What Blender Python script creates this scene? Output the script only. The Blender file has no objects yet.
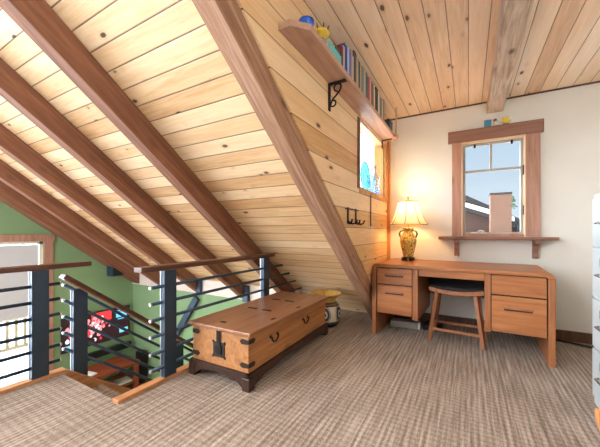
import bpy, bmesh, math, random
from mathutils import Vector, Matrix
random.seed(7)
scene = bpy.context.scene
COL = scene.collection
PI = math.pi

# ------------------------------------------------------------------ colour + materials
def lin(h):
    h = h.lstrip('#')
    v = [int(h[i:i+2], 16) / 255 for i in (0, 2, 4)]
    return tuple((c / 12.92 if c <= .04045 else ((c + .055) / 1.055) ** 2.4) for c in v) + (1,)

class NT:
    def __init__(self, name):
        self.m = bpy.data.materials.new(name); self.m.use_nodes = True
        self.t = self.m.node_tree; self.n = self.t.nodes
        self.b = self.n['Principled BSDF']; self.out = self.n['Material Output']
    def add(self, typ, **kw):
        x = self.n.new(typ)
        for k, v in kw.items(): setattr(x, k, v)
        return x
    def link(self, a, b): self.t.links.new(a, b)
    def val(self, sock, v):
        if isinstance(v, (int, float)): sock.default_value = v
        else: self.link(v, sock)
    def math(self, op, a, b=None, c=None, clamp=False):
        x = self.add('ShaderNodeMath', operation=op); x.use_clamp = clamp
        self.val(x.inputs[0], a)
        if b is not None: self.val(x.inputs[1], b)
        if c is not None: self.val(x.inputs[2], c)
        return x.outputs[0]
    def mix(self, f, a, b, mode='MIX'):
        x = self.add('ShaderNodeMix', data_type='RGBA', blend_type=mode)
        self.val(x.inputs[0], f)
        for s, v in ((x.inputs[6], a), (x.inputs[7], b)):
            if isinstance(v, tuple): s.default_value = v
            else: self.link(v, s)
        return x.outputs[2]
    def ramp(self, f, stops, interp='LINEAR'):
        x = self.add('ShaderNodeValToRGB'); x.color_ramp.interpolation = interp
        el = x.color_ramp.elements
        while len(el) < len(stops): el.new(.5)
        for e, (p, c) in zip(el, stops):
            e.position = p; e.color = c if isinstance(c, tuple) else lin(c)
        self.link(f, x.inputs[0]); return x.outputs[0]
    def coords(self, scale=(1, 1, 1), rot=(0, 0, 0), loc=(0, 0, 0)):
        tc = self.add('ShaderNodeTexCoord'); mp = self.add('ShaderNodeMapping')
        if any(rot) and scale != (1, 1, 1):
            m0 = self.add('ShaderNodeMapping'); m0.inputs['Rotation'].default_value = rot
            self.link(tc.outputs['Object'], m0.inputs[0]); mp.inputs['Scale'].default_value = scale
            self.link(m0.outputs[0], mp.inputs[0]); return mp.outputs[0]
        mp.inputs['Scale'].default_value = scale; mp.inputs['Rotation'].default_value = rot; mp.inputs['Location'].default_value = loc
        self.link(tc.outputs['Object'], mp.inputs[0]); return mp.outputs[0]
    def noise(self, vec, scale=5, detail=3, rough=.55, dist=0, dim='3D', w=None):
        x = self.add('ShaderNodeTexNoise', noise_dimensions=dim)
        x.inputs['Scale'].default_value = scale; x.inputs['Detail'].default_value = detail
        x.inputs['Roughness'].default_value = rough; x.inputs['Distortion'].default_value = dist
        self.link(vec, x.inputs['Vector'])
        if w is not None: self.link(w, x.inputs['W'])
        return x.outputs[0]
    def bump(self, h, strength=.3, dist=.01):
        x = self.add('ShaderNodeBump'); x.inputs['Strength'].default_value = strength; x.inputs['Distance'].default_value = dist
        self.link(h, x.inputs['Height']); self.link(x.outputs[0], self.b.inputs['Normal'])
    def done(self, col=None, rough=.5, metal=0, spec=None):
        if col is not None:
            if isinstance(col, tuple): self.b.inputs['Base Color'].default_value = col
            else: self.link(col, self.b.inputs['Base Color'])
        self.val(self.b.inputs['Roughness'], rough); self.b.inputs['Metallic'].default_value = metal
        if spec is not None: self.b.inputs['Specular IOR Level'].default_value = spec
        return self.m

def m_plain(name, h, rough=.5, metal=0, var=.12, scale=12, spec=None):
    t = NT(name); c = lin(h); v = t.coords()
    n = t.noise(v, scale, 4)
    d = tuple(x * (1 - var) for x in c[:3]) + (1,); l = tuple(min(1, x * (1 + var)) for x in c[:3]) + (1,)
    return t.done(t.ramp(n, [(.3, d), (.7, l)]), rough, metal, spec)

def m_emit(name, h, strength=1):
    t = NT(name); t.b.inputs['Base Color'].default_value = (0, 0, 0, 1)
    t.b.inputs['Emission Color'].default_value = lin(h); t.b.inputs['Emission Strength'].default_value = strength
    return t.m

def m_planks(name, across, along, width, c_lo, c_mid, c_hi, groove, off=0, knots=True, rough=.55, kscale=1.0):
    """boards: 'across' axis index counts boards of 'width', grain runs along 'along'."""
    t = NT(name); tc = t.add('ShaderNodeTexCoord'); sp = t.add('ShaderNodeSeparateXYZ')
    t.link(tc.outputs['Object'], sp.inputs[0])
    u = t.math('DIVIDE', t.math('SUBTRACT', sp.outputs[across], off), width)
    bid = t.math('FLOOR', u); fr = t.math('FRACT', u)
    wn = t.add('ShaderNodeTexWhiteNoise', noise_dimensions='1D'); t.link(bid, wn.inputs['W'])
    r = wn.outputs[0]
    v = t.math('ADD', sp.outputs[along], t.math('MULTIPLY', r, 37.0))
    cb = t.add('ShaderNodeCombineXYZ')
    t.link(t.math('MULTIPLY', u, width * 26), cb.inputs[0]); t.link(t.math('MULTIPLY', v, 1.5), cb.inputs[1]); t.link(t.math('MULTIPLY', bid, 3.7), cb.inputs[2])
    g = t.noise(cb.outputs[0], 1.0, 5, .6, 1.6)
    cb2 = t.add('ShaderNodeCombineXYZ')
    t.link(t.math('MULTIPLY', u, width * 9), cb2.inputs[0]); t.link(t.math('MULTIPLY', v, 1.1), cb2.inputs[1]); t.link(bid, cb2.inputs[2])
    broad = t.noise(cb2.outputs[0], 1.0, 2, .5, .4)
    cbf = t.add('ShaderNodeCombineXYZ')
    t.link(t.math('MULTIPLY', u, width * 110), cbf.inputs[0]); t.link(t.math('MULTIPLY', v, 4.5), cbf.inputs[1]); t.link(t.math('MULTIPLY', bid, 2.1), cbf.inputs[2])
    gf = t.noise(cbf.outputs[0], 1.0, 3, .7, .6)
    f = t.math('ADD', t.math('MULTIPLY', t.math('ADD', t.math('MULTIPLY', g, .6), t.math('MULTIPLY', gf, .4)), .62), t.math('ADD', t.math('MULTIPLY', broad, .28), t.math('MULTIPLY', t.math('SUBTRACT', r, .5), .30)))
    col = t.ramp(f, [(.22, c_lo), (.43, c_mid), (.66, c_hi)])
    if knots:
        cb3 = t.add('ShaderNodeCombineXYZ')
        t.link(t.math('MULTIPLY', u, width * 10 * kscale), cb3.inputs[0]); t.link(t.math('MULTIPLY', v, 4.2 * kscale), cb3.inputs[1]); t.link(t.math('MULTIPLY', bid, 5.3), cb3.inputs[2])
        vo = t.add('ShaderNodeTexVoronoi', voronoi_dimensions='3D'); vo.inputs['Scale'].default_value = 1.0
        vo.inputs['Randomness'].default_value = 1
        t.link(cb3.outputs[0], vo.inputs['Vector'])
        kd = vo.outputs['Distance']
        k2 = t.noise(cb.outputs[0], 3.5, 2)
        kd = t.math('ADD', kd, t.math('MULTIPLY', t.math('SUBTRACT', k2, .5), .10))
        ring = t.ramp(kd, [(.05, (1, 1, 1, 1)), (.15, (.4, .4, .4, 1)), (.27, (0, 0, 0, 1))])
        core = t.ramp(kd, [(.095, (1, 1, 1, 1)), (.14, (0, 0, 0, 1))])
        sk = t.add('ShaderNodeSeparateColor'); t.link(vo.outputs['Color'], sk.inputs[0])
        keep = t.math('GREATER_THAN', sk.outputs[0], .42)
        ring = t.math('MULTIPLY', ring, keep); core = t.math('MULTIPLY', core, keep)
        col = t.mix(t.math('MULTIPLY', ring, .55), col, lin('#a8713f'))
        col = t.mix(t.math('MULTIPLY', core, .9), col, lin('#3a2519'))
    e = t.math('ABSOLUTE', t.math('SUBTRACT', fr, .5))
    gr = t.math('MULTIPLY', t.math('SUBTRACT', e, .5 - .006 / width), width / .006, clamp=True)
    gs = t.math('MULTIPLY', t.math('SUBTRACT', e, .5 - .004 / width), width / .003, clamp=True)
    col = t.mix(t.math('MULTIPLY', gs, .85), col, lin(groove))
    h = t.math('SUBTRACT', t.math('MULTIPLY', g, .12), gr)
    t.bump(h, .5, .006)
    return t.done(col, rough)

def m_wood(name, c_lo, c_mid, c_hi, axis=0, scale=1.0, rough=.45, knots=0.0, bump=.15, coarse=1.0, spec=None, rot=(0, 0, 0)):
    """solid timber, grain stretched along axis"""
    t = NT(name)
    s = [14 * scale * coarse] * 3; s[axis] = 1.1 * scale
    v = t.coords(tuple(s), rot)
    g = t.noise(v, 1.0, 5, .62, 1.2)
    s2 = [70 * scale] * 3; s2[axis] = 3.0 * scale
    v2 = t.coords(tuple(s2), rot)
    f2 = t.noise(v2, 1.0, 3, .6)
    f = t.math('ADD', t.math('MULTIPLY', g, .72), t.math('MULTIPLY', f2, .28))
    col = t.ramp(f, [(.3, c_lo), (.5, c_mid), (.7, c_hi)])
    if knots:
        s3 = [3.6 * scale] * 3; s3[axis] = 1.7 * scale
        vo = t.add('ShaderNodeTexVoronoi'); vo.inputs['Scale'].default_value = 1.0
        t.link(t.coords(tuple(s3), rot), vo.inputs['Vector'])
        k = t.ramp(vo.outputs['Distance'], [(.05, (1, 1, 1, 1)), (.15, (0, 0, 0, 1))])
        col = t.mix(t.math('MULTIPLY', k, knots), col, lin('#3b2417'))
    t.bump(f, bump, .006)
    return t.done(col, rough, 0, spec)

def m_carpet():
    t = NT('carpet_weave'); tc = t.add('ShaderNodeTexCoord'); sp = t.add('ShaderNodeSeparateXYZ')
    t.link(tc.outputs['Object'], sp.inputs[0])
    P1, P2 = .031, .040
    wob = t.noise(t.coords((6, 6, 6)), 1, 2)
    x = t.math('ADD', sp.outputs[0], t.math('MULTIPLY', wob, .008)); y = t.math('ADD', sp.outputs[1], t.math('MULTIPLY', wob, .010))
    sx = t.math('SINE', t.math('MULTIPLY', x, 2 * PI / P1)); sy = t.math('SINE', t.math('MULTIPLY', y, 2 * PI / P2))
    h = t.math('ADD', t.math('MULTIPLY', sx, .35), t.math('MULTIPLY', sy, .22))
    h = t.math('ADD', t.math('MULTIPLY', h, .5), .5)
    streak = t.noise(t.coords((60, 2.2, 1)), 1, 4, .75)
    fine = t.noise(t.coords((110, 70, 60)), 1, 2, .6)
    blot = t.noise(t.coords((2.2, 1.6, 2)), 1, 3)
    f = t.math('ADD', t.math('MULTIPLY', h, .20), t.math('ADD', t.math('MULTIPLY', streak, .60), t.math('ADD', t.math('MULTIPLY', fine, .26), t.math('MULTIPLY', blot, .12))))
    col = t.ramp(f, [(.34, '#4b413a'), (.55, '#8a7b6f'), (.76, '#c2b4a8')])
    t.bump(t.math('ADD', h, fine), .6, .006)
    return t.done(col, .95, 0, .1)

def m_glass(name, tint='#ffffff', k=1.0, refl=.08):
    t = NT(name); tr = t.add('ShaderNodeBsdfTransparent'); tr.inputs[0].default_value = lin(tint)
    gl = t.add('ShaderNodeBsdfGlossy'); gl.inputs['Roughness'].default_value = .02
    mx = t.add('ShaderNodeMixShader'); mx.inputs[0].default_value = refl
    t.link(tr.outputs[0], mx.inputs[1]); t.link(gl.outputs[0], mx.inputs[2]); t.link(mx.outputs[0], t.out.inputs[0])
    return t.m

def m_shade():
    t = NT('lamp_shade_cloth'); d = t.add('ShaderNodeBsdfDiffuse'); d.inputs[0].default_value = lin('#f3e2bd')
    tr = t.add('ShaderNodeBsdfTranslucent'); tr.inputs[0].default_value = lin('#fff0d8')
    mx = t.add('ShaderNodeMixShader'); mx.inputs[0].default_value = .22
    t.link(d.outputs[0], mx.inputs[1]); t.link(tr.outputs[0], mx.inputs[2]); t.link(mx.outputs[0], t.out.inputs[0]); return t.m

def m_ceramic(name, base, ink, scale=40, thr=.5, rough=.25, ink2=None):
    t = NT(name); v = t.coords()
    n = t.noise(v, scale, 4, .6, 1.5)
    k = t.ramp(n, [(thr - .02, (0, 0, 0, 1)), (thr + .02, (1, 1, 1, 1))])
    col = t.mix(k, lin(base), lin(ink))
    if ink2:
        n2 = t.noise(v, scale * .6, 2, .5, 2.5)
        col = t.mix(t.ramp(n2, [(.6, (0, 0, 0, 1)), (.64, (1, 1, 1, 1))]), col, lin(ink2))
    return t.done(col, rough)

def m_talavera():
    """cream pot with dark-blue ring medallions between dark bands"""
    t = NT('painted_pot'); tc = t.add('ShaderNodeTexCoord'); sp = t.add('ShaderNodeSeparateXYZ'); t.link(tc.outputs['Object'], sp.inputs[0])
    a = t.math('ARCTAN2', sp.outputs[1], sp.outputs[0])
    u = t.math('FRACT', t.math('ADD', t.math('MULTIPLY', a, 6 / (2 * PI)), .62))
    du = t.math('MULTIPLY', t.math('SUBTRACT', u, .5), .19); dz = t.math('SUBTRACT', sp.outputs[2], .15)
    d = t.math('SQRT', t.math('ADD', t.math('MULTIPLY', t.math('MULTIPLY', du, du), 1.6), t.math('MULTIPLY', t.math('MULTIPLY', dz, dz), .75)))
    ring = t.ramp(d, [(.0, '#2a3550'), (.016, '#d8cdb6'), (.028, '#d8cdb6'), (.034, '#26304c'), (.058, '#1f2740'), (.064, '#cfc4ad'), (.073, '#2d3347'), (.080, '#d6cab0')], 'CONSTANT')
    zb = t.ramp(t.math('MULTIPLY', sp.outputs[2], 2.5), [(0, '#3a4a6a'), (.14, '#8f8c86'), (.17, '#ffffff'), (.575, '#55504e'), (.61, '#8b8781'), (.64, '#4a4a55'), (.67, '#77736e')], 'CONSTANT')
    return t.done(t.mix(1.0, ring, zb, 'MULTIPLY'), .3)

def m_brick():
    t = NT('chimney_brick'); b = t.add('ShaderNodeTexBrick'); b.inputs['Scale'].default_value = 5
    b.inputs['Color1'].default_value = lin('#65422f'); b.inputs['Color2'].default_value = lin('#4e3122'); b.inputs['Mortar'].default_value = lin('#6d594a')
    b.inputs['Mortar Size'].default_value = .02
    t.link(t.coords(rot=(PI / 2, 0, 0)), b.inputs['Vector']); return t.done(b.outputs[0], .9)

M = {}
M['deck'] = m_planks('roof_deck_pine', 1, 0, .0997, '#b98b59', '#d8b487', '#e9d0aa', '#3f2a1e', off=.0655, kscale=1.15)
M['siding'] = m_planks('siding_pine', 2, 1, .1635, '#bd8e58', '#d9b486', '#ead1ac', '#40291b', off=.946, kscale=.9)
M['ceil'] = m_planks('ceiling_pine', 0, 1, .1262, '#c8a380', '#e4c9ac', '#f0e0cd', '#4a3425', off=.0, kscale=.9)
SLOPE = (math.atan(.76), 0, 0)
M['rafter'] = m_wood('rafter_timber', '#5c3926', '#7f533b', '#976850', 1, 1, .7, .6, .3, rot=SLOPE)
M['rafter_light'] = m_wood('rough_sawn_timber', '#6f4d39', '#987258', '#b9957c', 1, 1.5, .8, .7, .5, rot=SLOPE)
M['beam'] = m_wood('weathered_beam', '#7d6858', '#b8a391', '#d9cabb', 1, 1.6, .85, .8, .6)
M['trim'] = m_wood('trim_wood', '#8f6452', '#ab806d', '#bf9684', 2, 1, .55, .6, .1)
M['trim_h'] = m_wood('trim_wood_level', '#74503f', '#8b6351', '#a07868', 0, 1, .55, .6, .1)
M['trim_light'] = m_wood('pale_jamb_wood', '#cfa682', '#e2bf9c', '#eccfb0', 2, 1, .5, 0, .05)
M['trim_y'] = m_wood('trim_wood_along', '#8a5d40', '#a97850', '#bf9066', 1, 1, .5, .4, .1)
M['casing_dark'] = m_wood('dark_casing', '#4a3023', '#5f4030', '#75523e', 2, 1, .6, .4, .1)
M['curb'] = m_wood('floor_edge_wood', '#9a6540', '#b98257', '#cd9b6e', 1, 1.2, .45, .3, .1)
M['post_pine'] = m_wood('corner_post_pine', '#a06a38', '#bd824a', '#d29c64', 2, 1, .5, .3, .1)
M['shelf'] = m_wood('shelf_board', '#8c6753', '#ad8a76', '#c3a491', 1, .9, .55, .8, .1)
M['handrail'] = m_wood('handrail_wood', '#331d15', '#4d2f22', '#664232', 1, 1.3, .35, .2, .08)
M['desk'] = m_wood('desk_oak', '#80492a', '#9c6239', '#b0784b', 0, 1.1, .38, 0, .06)
M['desk_v'] = m_wood('desk_oak_upright', '#774628', '#905935', '#a67048', 2, 1.1, .4, 0, .06)
M['desk_shaded'] = m_wood('desk_inner_shaded', '#140d09', '#1d130d', '#281a12', 0, 1.1, .6, 0, .05)  # near-black oak: the shade under the desk is put into the colour
M['stool'] = m_wood('stool_wood', '#71432a', '#8a5738', '#9c6846', 2, 1.4, .45, 0, .05)
M['chest'] = m_wood('chest_pine', '#74482a', '#a36f42', '#bd8a58', 1, 1.0, .42, .85, .12)
M['chest_top'] = m_wood('chest_lid_pine', '#6a432c', '#8d6044', '#a87c5c', 1, .9, .35, .7, .1)
M['chest_dark'] = m_wood('chest_base_wood', '#241510', '#352018', '#452b20', 1, 1.0, .4, 0, .1)
M['rocker'] = m_wood('rocker_wood', '#a96a3a', '#c78a55', '#d8a06c', 1, 1, .4, 0, .05)
M['console'] = m_wood('console_wood', '#6b2f1d', '#8c4429', '#a85a38', 1, 1, .4, 0, .05)
M['lowfloor'] = m_planks('lower_boards', 0, 1, .12, '#6b3f26', '#8a5535', '#a06a45', '#2d1a10', knots=False, rough=.4)
M['stairwood'] = m_wood('stair_wood', '#8a5a3a', '#a87550', '#bd8d67', 1, 1, .5, .2, .1)
M['carpet'] = m_carpet()
M['wall'] = m_plain('painted_wall', '#dedcd6', .9, 0, .03, 3)
M['wall_r'] = m_plain('painted_wall_warm', '#d6cbb8', .9, 0, .03, 3)
M['green'] = m_plain('green_paint', '#7f9d72', .85, 0, .04, 3)
M['frieze'] = m_plain('frieze_paint', '#dccdc4', .8, 0, .06, 8)
M['steel'] = m_plain('dark_steel', '#324355', .38, .4, .12, 9)
M['iron'] = m_plain('black_iron', '#1d1b1a', .5, .6, .15, 30)
M['iron_brown'] = m_plain('aged_iron', '#2f2621', .55, .5, .2, 40)
M['bright'] = m_plain('bare_steel', '#c3c8cc', .3, .7, .1, 30)
M['chrome'] = m_plain('chrome', '#c6c9cb', .15, 1, .05, 20)
M['cab'] = m_plain('white_enamel', '#b4babd', .4, 0, .03, 5)
M['cab2'] = m_plain('white_enamel_drawer', '#aab2b5', .35, 0, .03, 5)
M['black'] = m_plain('black_cloth', '#15161a', .85, 0, .2, 60)
M['blackp'] = m_plain('black_plastic', '#17181b', .35, 0, .1, 20)
M['bluep'] = m_plain('speaker_shell', '#25384c', .4, .2, .1, 20)
M['whitep'] = m_plain('white_plastic', '#dcdad6', .45, 0, .05, 20)
M['greyp'] = m_plain('grey_box', '#8b857e', .6, 0, .1, 20)
M['frame'] = m_plain('window_sash_paint', '#a7a39b', .5, 0, .04, 10)
M['cream'] = m_plain('cream_frame', '#e9e4d3', .5, 0, .03, 10)
M['glass'] = m_glass('window_glass', '#f8fbfc', refl=.008)
M['snow'] = m_plain('snow', '#f0f3f7', .9, 0, .02, 2)
M['roof'] = m_plain('neighbour_shingle', '#221b19', .9, 0, .25, 9)
M['nwall'] = m_plain('neighbour_siding', '#3a2217', .9, 0, .25, 5)
M['balc'] = m_plain('balcony_wood', '#8d7361', .8, 0, .1, 8)
M['brick'] = m_brick()
M['leaf'] = m_plain('conifer_needles', '#4c5b45', .9, 0, .4, 30)
M['bark'] = m_plain('bark', '#5b4637', .9, 0, .3, 20)
M['shade'] = m_shade()
t_ = NT('roller_shade_cloth'); d_ = t_.add('ShaderNodeBsdfTranslucent'); d_.inputs[0].default_value = (.075, .077, .08, 1); e_ = t_.add('ShaderNodeBsdfDiffuse'); e_.inputs[0].default_value = (.5, .5, .5, 1)
a_ = t_.add('ShaderNodeAddShader'); t_.link(d_.outputs[0], a_.inputs[0]); t_.link(e_.outputs[0], a_.inputs[1]); t_.link(a_.outputs[0], t_.out.inputs[0]); M['rollershade'] = t_.m
M['shade_trim'] = m_plain('shade_piping', '#8a6f48', .7, 0, .1, 30)
M['lampvase'] = m_ceramic('lamp_vase_glaze', '#d9b04a', '#3c3f3c', 55, .53, .22, '#e8d69c')
M['lampfoot'] = m_plain('lamp_foot', '#2a1a12', .4, 0, .2, 20)
M['brass'] = m_plain('brass', '#a88648', .35, .8, .1, 20)
M['pot'] = m_talavera()
M['potrim'] = m_ceramic('pot_rim_glaze', '#c39d54', '#a8813c', 14, .55, .3)
M['potin'] = m_plain('pot_inside', '#b49a66', .4, 0, .15, 10)
M['blueglass'] = m_plain('cobalt_glass', '#1f55b5', .15, 0, .35, 60)
M['paleblue'] = m_glass('pale_blue_glass', '#cfe2f5', refl=.08)
M['turq'] = m_glass('turquoise_glass', '#a6e4de', refl=.06)
M['turqd'] = m_plain('turquoise_rim', '#1f6f78', .3, 0, .1, 20)
M['yellow'] = m_plain('yellow_glaze', '#d9b53c', .4, 0, .2, 50)
M['toyblue'] = m_plain('toy_blue', '#3f86a8', .5, 0, .1, 20)
M['toywhite'] = m_plain('toy_white', '#d9d2c6', .5, 0, .1, 20)
M['toyyellow'] = m_plain('toy_yellow', '#e3c832', .5, 0, .1, 20)
M['toybrown'] = m_plain('toy_brown', '#7d5a4a', .5, 0, .1, 20)
M['pages'] = m_plain('book_pages', '#d9cfba', .9, 0, .06, 90)
M['copper'] = m_plain('ladle_copper', '#c48f7c', .35, .2, .1, 15)
M['ladlewood'] = m_wood('ladle_handle', '#a57e6a', '#c3a18e', '#d5b9a8', 2, 2, .5, 0, .05)
M['screen_dark'] = m_emit('screen_dark', '#2a1218', .8)
M['screen_red'] = m_emit('screen_red', '#c8343a', .9)
M['screen_pink'] = m_emit('screen_pink', '#e58d93', .9)
M['screen_white'] = m_emit('screen_white', '#f1e6e6', .9)
M['screen_cyan'] = m_emit('screen_cyan', '#72c9e6', .8)
M['screen_navy'] = m_emit('screen_navy', '#101a2c', .8)
M['bulb'] = m_emit('bulb_glow', '#ffe2b4', 6)

# ------------------------------------------------------------------ mesh building
class MB:
    def __init__(self): self.bm = bmesh.new(); self.mi = 0
    def _tag(self, faces):
        for f in faces: f.material_index = self.mi
    def merge(self, b2, mat=None):
        if mat is not None: bmesh.ops.transform(b2, matrix=mat, verts=b2.verts)
        vm = {}
        for v in b2.verts: vm[v] = self.bm.verts.new(v.co)
        for f in b2.faces:
            try:
                nf = self.bm.faces.new([vm[v] for v in f.verts]); nf.material_index = self.mi; nf.smooth = f.smooth
            except ValueError: pass
        b2.free(); return self
    def box(self, x0, x1, y0, y1, z0, z1, bev=0, seg=2, mat=None):
        b = bmesh.new(); bmesh.ops.create_cube(b, size=1)
        for v in b.verts:
            v.co = Vector(((x0 + x1) / 2 + v.co.x * (x1 - x0), (y0 + y1) / 2 + v.co.y * (y1 - y0), (z0 + z1) / 2 + v.co.z * (z1 - z0)))
        if bev: bmesh.ops.bevel(b, geom=list(b.edges), offset=bev, segments=seg, affect='EDGES', profile=.5)
        return self.merge(b, mat)
    def prism(self, pts, axis, a, c, bev=0):
        """extrude a 2D outline along axis (0: pts are (y,z); 1: (x,z); 2: (x,y)) from a to c"""
        def P(p, t): return {0: (t, p[0], p[1]), 1: (p[0], t, p[1]), 2: (p[0], p[1], t)}[axis]
        b = bmesh.new()
        lo = [b.verts.new(P(p, a)) for p in pts]; hi = [b.verts.new(P(p, c)) for p in pts]
        b.faces.new(lo[::-1]); b.faces.new(hi); n = len(pts)
        for i in range(n): b.faces.new((lo[i], lo[(i + 1) % n], hi[(i + 1) % n], hi[i]))
        bmesh.ops.recalc_face_normals(b, faces=b.faces)
        if bev: bmesh.ops.bevel(b, geom=list(b.edges), offset=bev, segments=2, affect='EDGES', profile=.5)
        return self.merge(b)
    def tube(self, pts, r, n=10, cap=True):
        pts = [Vector(p) for p in pts]; b = bmesh.new(); rings = []
        rs = r if isinstance(r, (list, tuple)) else [r] * len(pts)
        up = None
        for i, p in enumerate(pts):
            d = (pts[min(i + 1, len(pts) - 1)] - pts[max(i - 1, 0)]).normalized()
            if up is None:
                up = Vector((0, 0, 1)) if abs(d.z) < .9 else Vector((1, 0, 0))
            s = d.cross(up).normalized(); up = s.cross(d).normalized()
            rings.append([b.verts.new(p + (s * math.cos(2 * PI * k / n) + up * math.sin(2 * PI * k / n)) * rs[i]) for k in range(n)])
        for a, c in zip(rings, rings[1:]):
            for k in range(n):
                f = b.faces.new((a[k], a[(k + 1) % n], c[(k + 1) % n], c[k])); f.smooth = True
        if cap: b.faces.new(rings[0][::-1]); b.faces.new(rings[-1])
        bmesh.ops.recalc_face_normals(b, faces=b.faces)
        return self.merge(b)
    def lathe(self, prof, n=32, cx=0, cy=0, flute=0, nf=8, cap=True):
        b = bmesh.new(); rings = []
        for r, z in prof:
            ring = []
            for k in range(n):
                a = 2 * PI * k / n; rr = r * (1 + flute * abs(math.sin(a * nf / 2)))
                ring.append(b.verts.new((cx + rr * math.cos(a), cy + rr * math.sin(a), z)))
            rings.append(ring)
        for a, c in zip(rings, rings[1:]):
            for k in range(n):
                f = b.faces.new((a[k], a[(k + 1) % n], c[(k + 1) % n], c[k])); f.smooth = True
        if cap: b.faces.new(rings[0][::-1]); b.faces.new(rings[-1])
        bmesh.ops.recalc_face_normals(b, faces=b.faces)
        return self.merge(b)
    def sphere(self, c, r, sx=1, sy=1, sz=1, n=16):
        b = bmesh.new(); bmesh.ops.create_uvsphere(b, u_segments=n, v_segments=n // 2, radius=r)
        for v in b.verts: v.co = Vector((c[0] + v.co.x * sx, c[1] + v.co.y * sy, c[2] + v.co.z * sz))
        for f in b.faces: f.smooth = True
        return self.merge(b)
    def bar(self, p, q, w, h, bev=0):
        """rectangular bar from p to q, w across (horizontal), h tall"""
        p, q = Vector(p), Vector(q); d = q - p; L = d.length; d.normalize()
        s = d.cross(Vector((0, 0, 1)));
        if s.length < 1e-4: s = Vector((1, 0, 0))
        s.normalize(); u = s.cross(d).normalized()
        m = Matrix(((d.x, s.x, u.x, (p.x + q.x) / 2), (d.y, s.y, u.y, (p.y + q.y) / 2), (d.z, s.z, u.z, (p.z + q.z) / 2), (0, 0, 0, 1)))
        return self.box(-L / 2, L / 2, -w / 2, w / 2, -h / 2, h / 2, bev, 2, m)
    def build(self, name, mats, parent=None, loc=None):
        me = bpy.data.meshes.new(name); self.bm.to_mesh(me); self.bm.free()
        for m in (mats if isinstance(mats, (list, tuple)) else [mats]): me.materials.append(m if not isinstance(m, str) else M[m])
        o = bpy.data.objects.new(name, me); COL.objects.link(o)
        if parent: o.parent = parent
        if loc: o.location = loc
        return o

def tag(o, label, cat, group=None):
    o['label'] = label; o['category'] = cat
    if group: o['group'] = group
    return o
def thing(name, label, cat, loc=(0, 0, 0), rz=0, group=None):
    o = bpy.data.objects.new(name, None); COL.objects.link(o); o.location = loc; o.rotation_euler = (0, 0, rz)
    o.empty_display_size = .1
    return tag(o, label, cat, group)
def struct(o): o['kind'] = 'structure'; return o

# ------------------------------------------------------------------ room dimensions (metres, z = 0 at the loft floor)
S = .76                                   # roof slope
deckz = lambda y: 2.925 - S * y
rbot = lambda y: 2.705 - S * y
WB = 3.84                                 # window wall
XC = -.895                                # face of the panelled dormer cheek
ZC = 2.50                                 # dormer ceiling
LF = -1.75                                # lower floor
XG = -5.85                                # gable wall
YE = 3.5                                  # eave wall
YB = -1.2                                  # where the built room ends behind the camera
SX0, SX1, SY = -2.665, -1.93, 1.055       # stair opening

struct(MB().prism([(-2.74, -1.2), (1.62, -1.2), (1.62, 4.02), (SX1, 4.02), (SX1, SY), (SX0, SY), (SX0, SY + .02), (-2.74, SY + .02)], 2, -.26, 0).build('floor', 'carpet'))
struct(MB().box(XG - .15, -1.2, -2.2, YE + .1, LF - .1, LF).build('floor_lower', 'lowfloor'))
# sloping roof deck
struct(MB().prism([(YB, deckz(YB)), (3.98, deckz(3.98)), (3.98, deckz(3.98) + .06), (YB, deckz(YB) + .06)], 0, XG - .15, -.909).build('ceiling_slope', 'deck'))
struct(MB().box(-1.45, 1.7, .72, 4.3, ZC, ZC + .05).box(-.9, 1.7, YB, .72, ZC, ZC + .05).build('ceiling', 'ceil'))

# window wall (opening for window_1)
OX0, OX1, OZ0, OZ1 = -.085, .525, 1.02, 2.09
struct(MB().box(-1.05, OX0, WB, WB + .15, -.05, ZC + .05).box(OX1, 1.75, WB, WB + .15, -.05, ZC + .05)
       .box(OX0, OX1, WB, WB + .15, -.05, OZ0).box(OX0, OX1, WB, WB + .15, OZ1, ZC + .05).build('wall_back', 'wall'))
struct(MB().box(-2.74, 1.6, YB - .1, YB, 0, 1.15).box(-.9, 1.6, YB - .1, YB, 2.3, ZC).box(1.3, 1.6, YB - .1, YB, 1.15, 2.3).box(-.9, -.7, YB - .1, YB, 1.15, 2.3).build('wall_light_block', 'wall'))  # unseen wall behind the camera, added to block low light under the desk
struct(MB().box(1.6, 1.75, YB, WB, -.02, ZC + .02).build('wall_right', 'wall_r'))
# panelled cheek wall with opening for window_2
sid = lambda y: 2.885 - S * y
WY0, WY1, WZ0, WZ1 = 2.70, 3.665, 1.50, 2.14
cw = MB()
cw.prism([(YB, sid(YB)), (.4, sid(.4)), (WY0, sid(WY0)), (WY0, ZC), (.68, ZC), (.4, deckz(.4)), (YB, deckz(YB))], 0, XC - .013, XC)
cw.prism([(WY0, sid(WY0)), (WY1, sid(WY1)), (WY1, WZ0), (WY0, WZ0)], 0, XC - .013, XC)
cw.prism([(WY0, WZ1), (WY1, WZ1), (WY1, ZC), (WY0, ZC)], 0, XC - .013, XC)
cw.prism([(WY1, sid(WY1)), (WB, max(0, sid(WB))), (WB, ZC), (WY1, ZC)], 0, XC - .013, XC)
struct(cw.build('wall_left', 'siding'))
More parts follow.
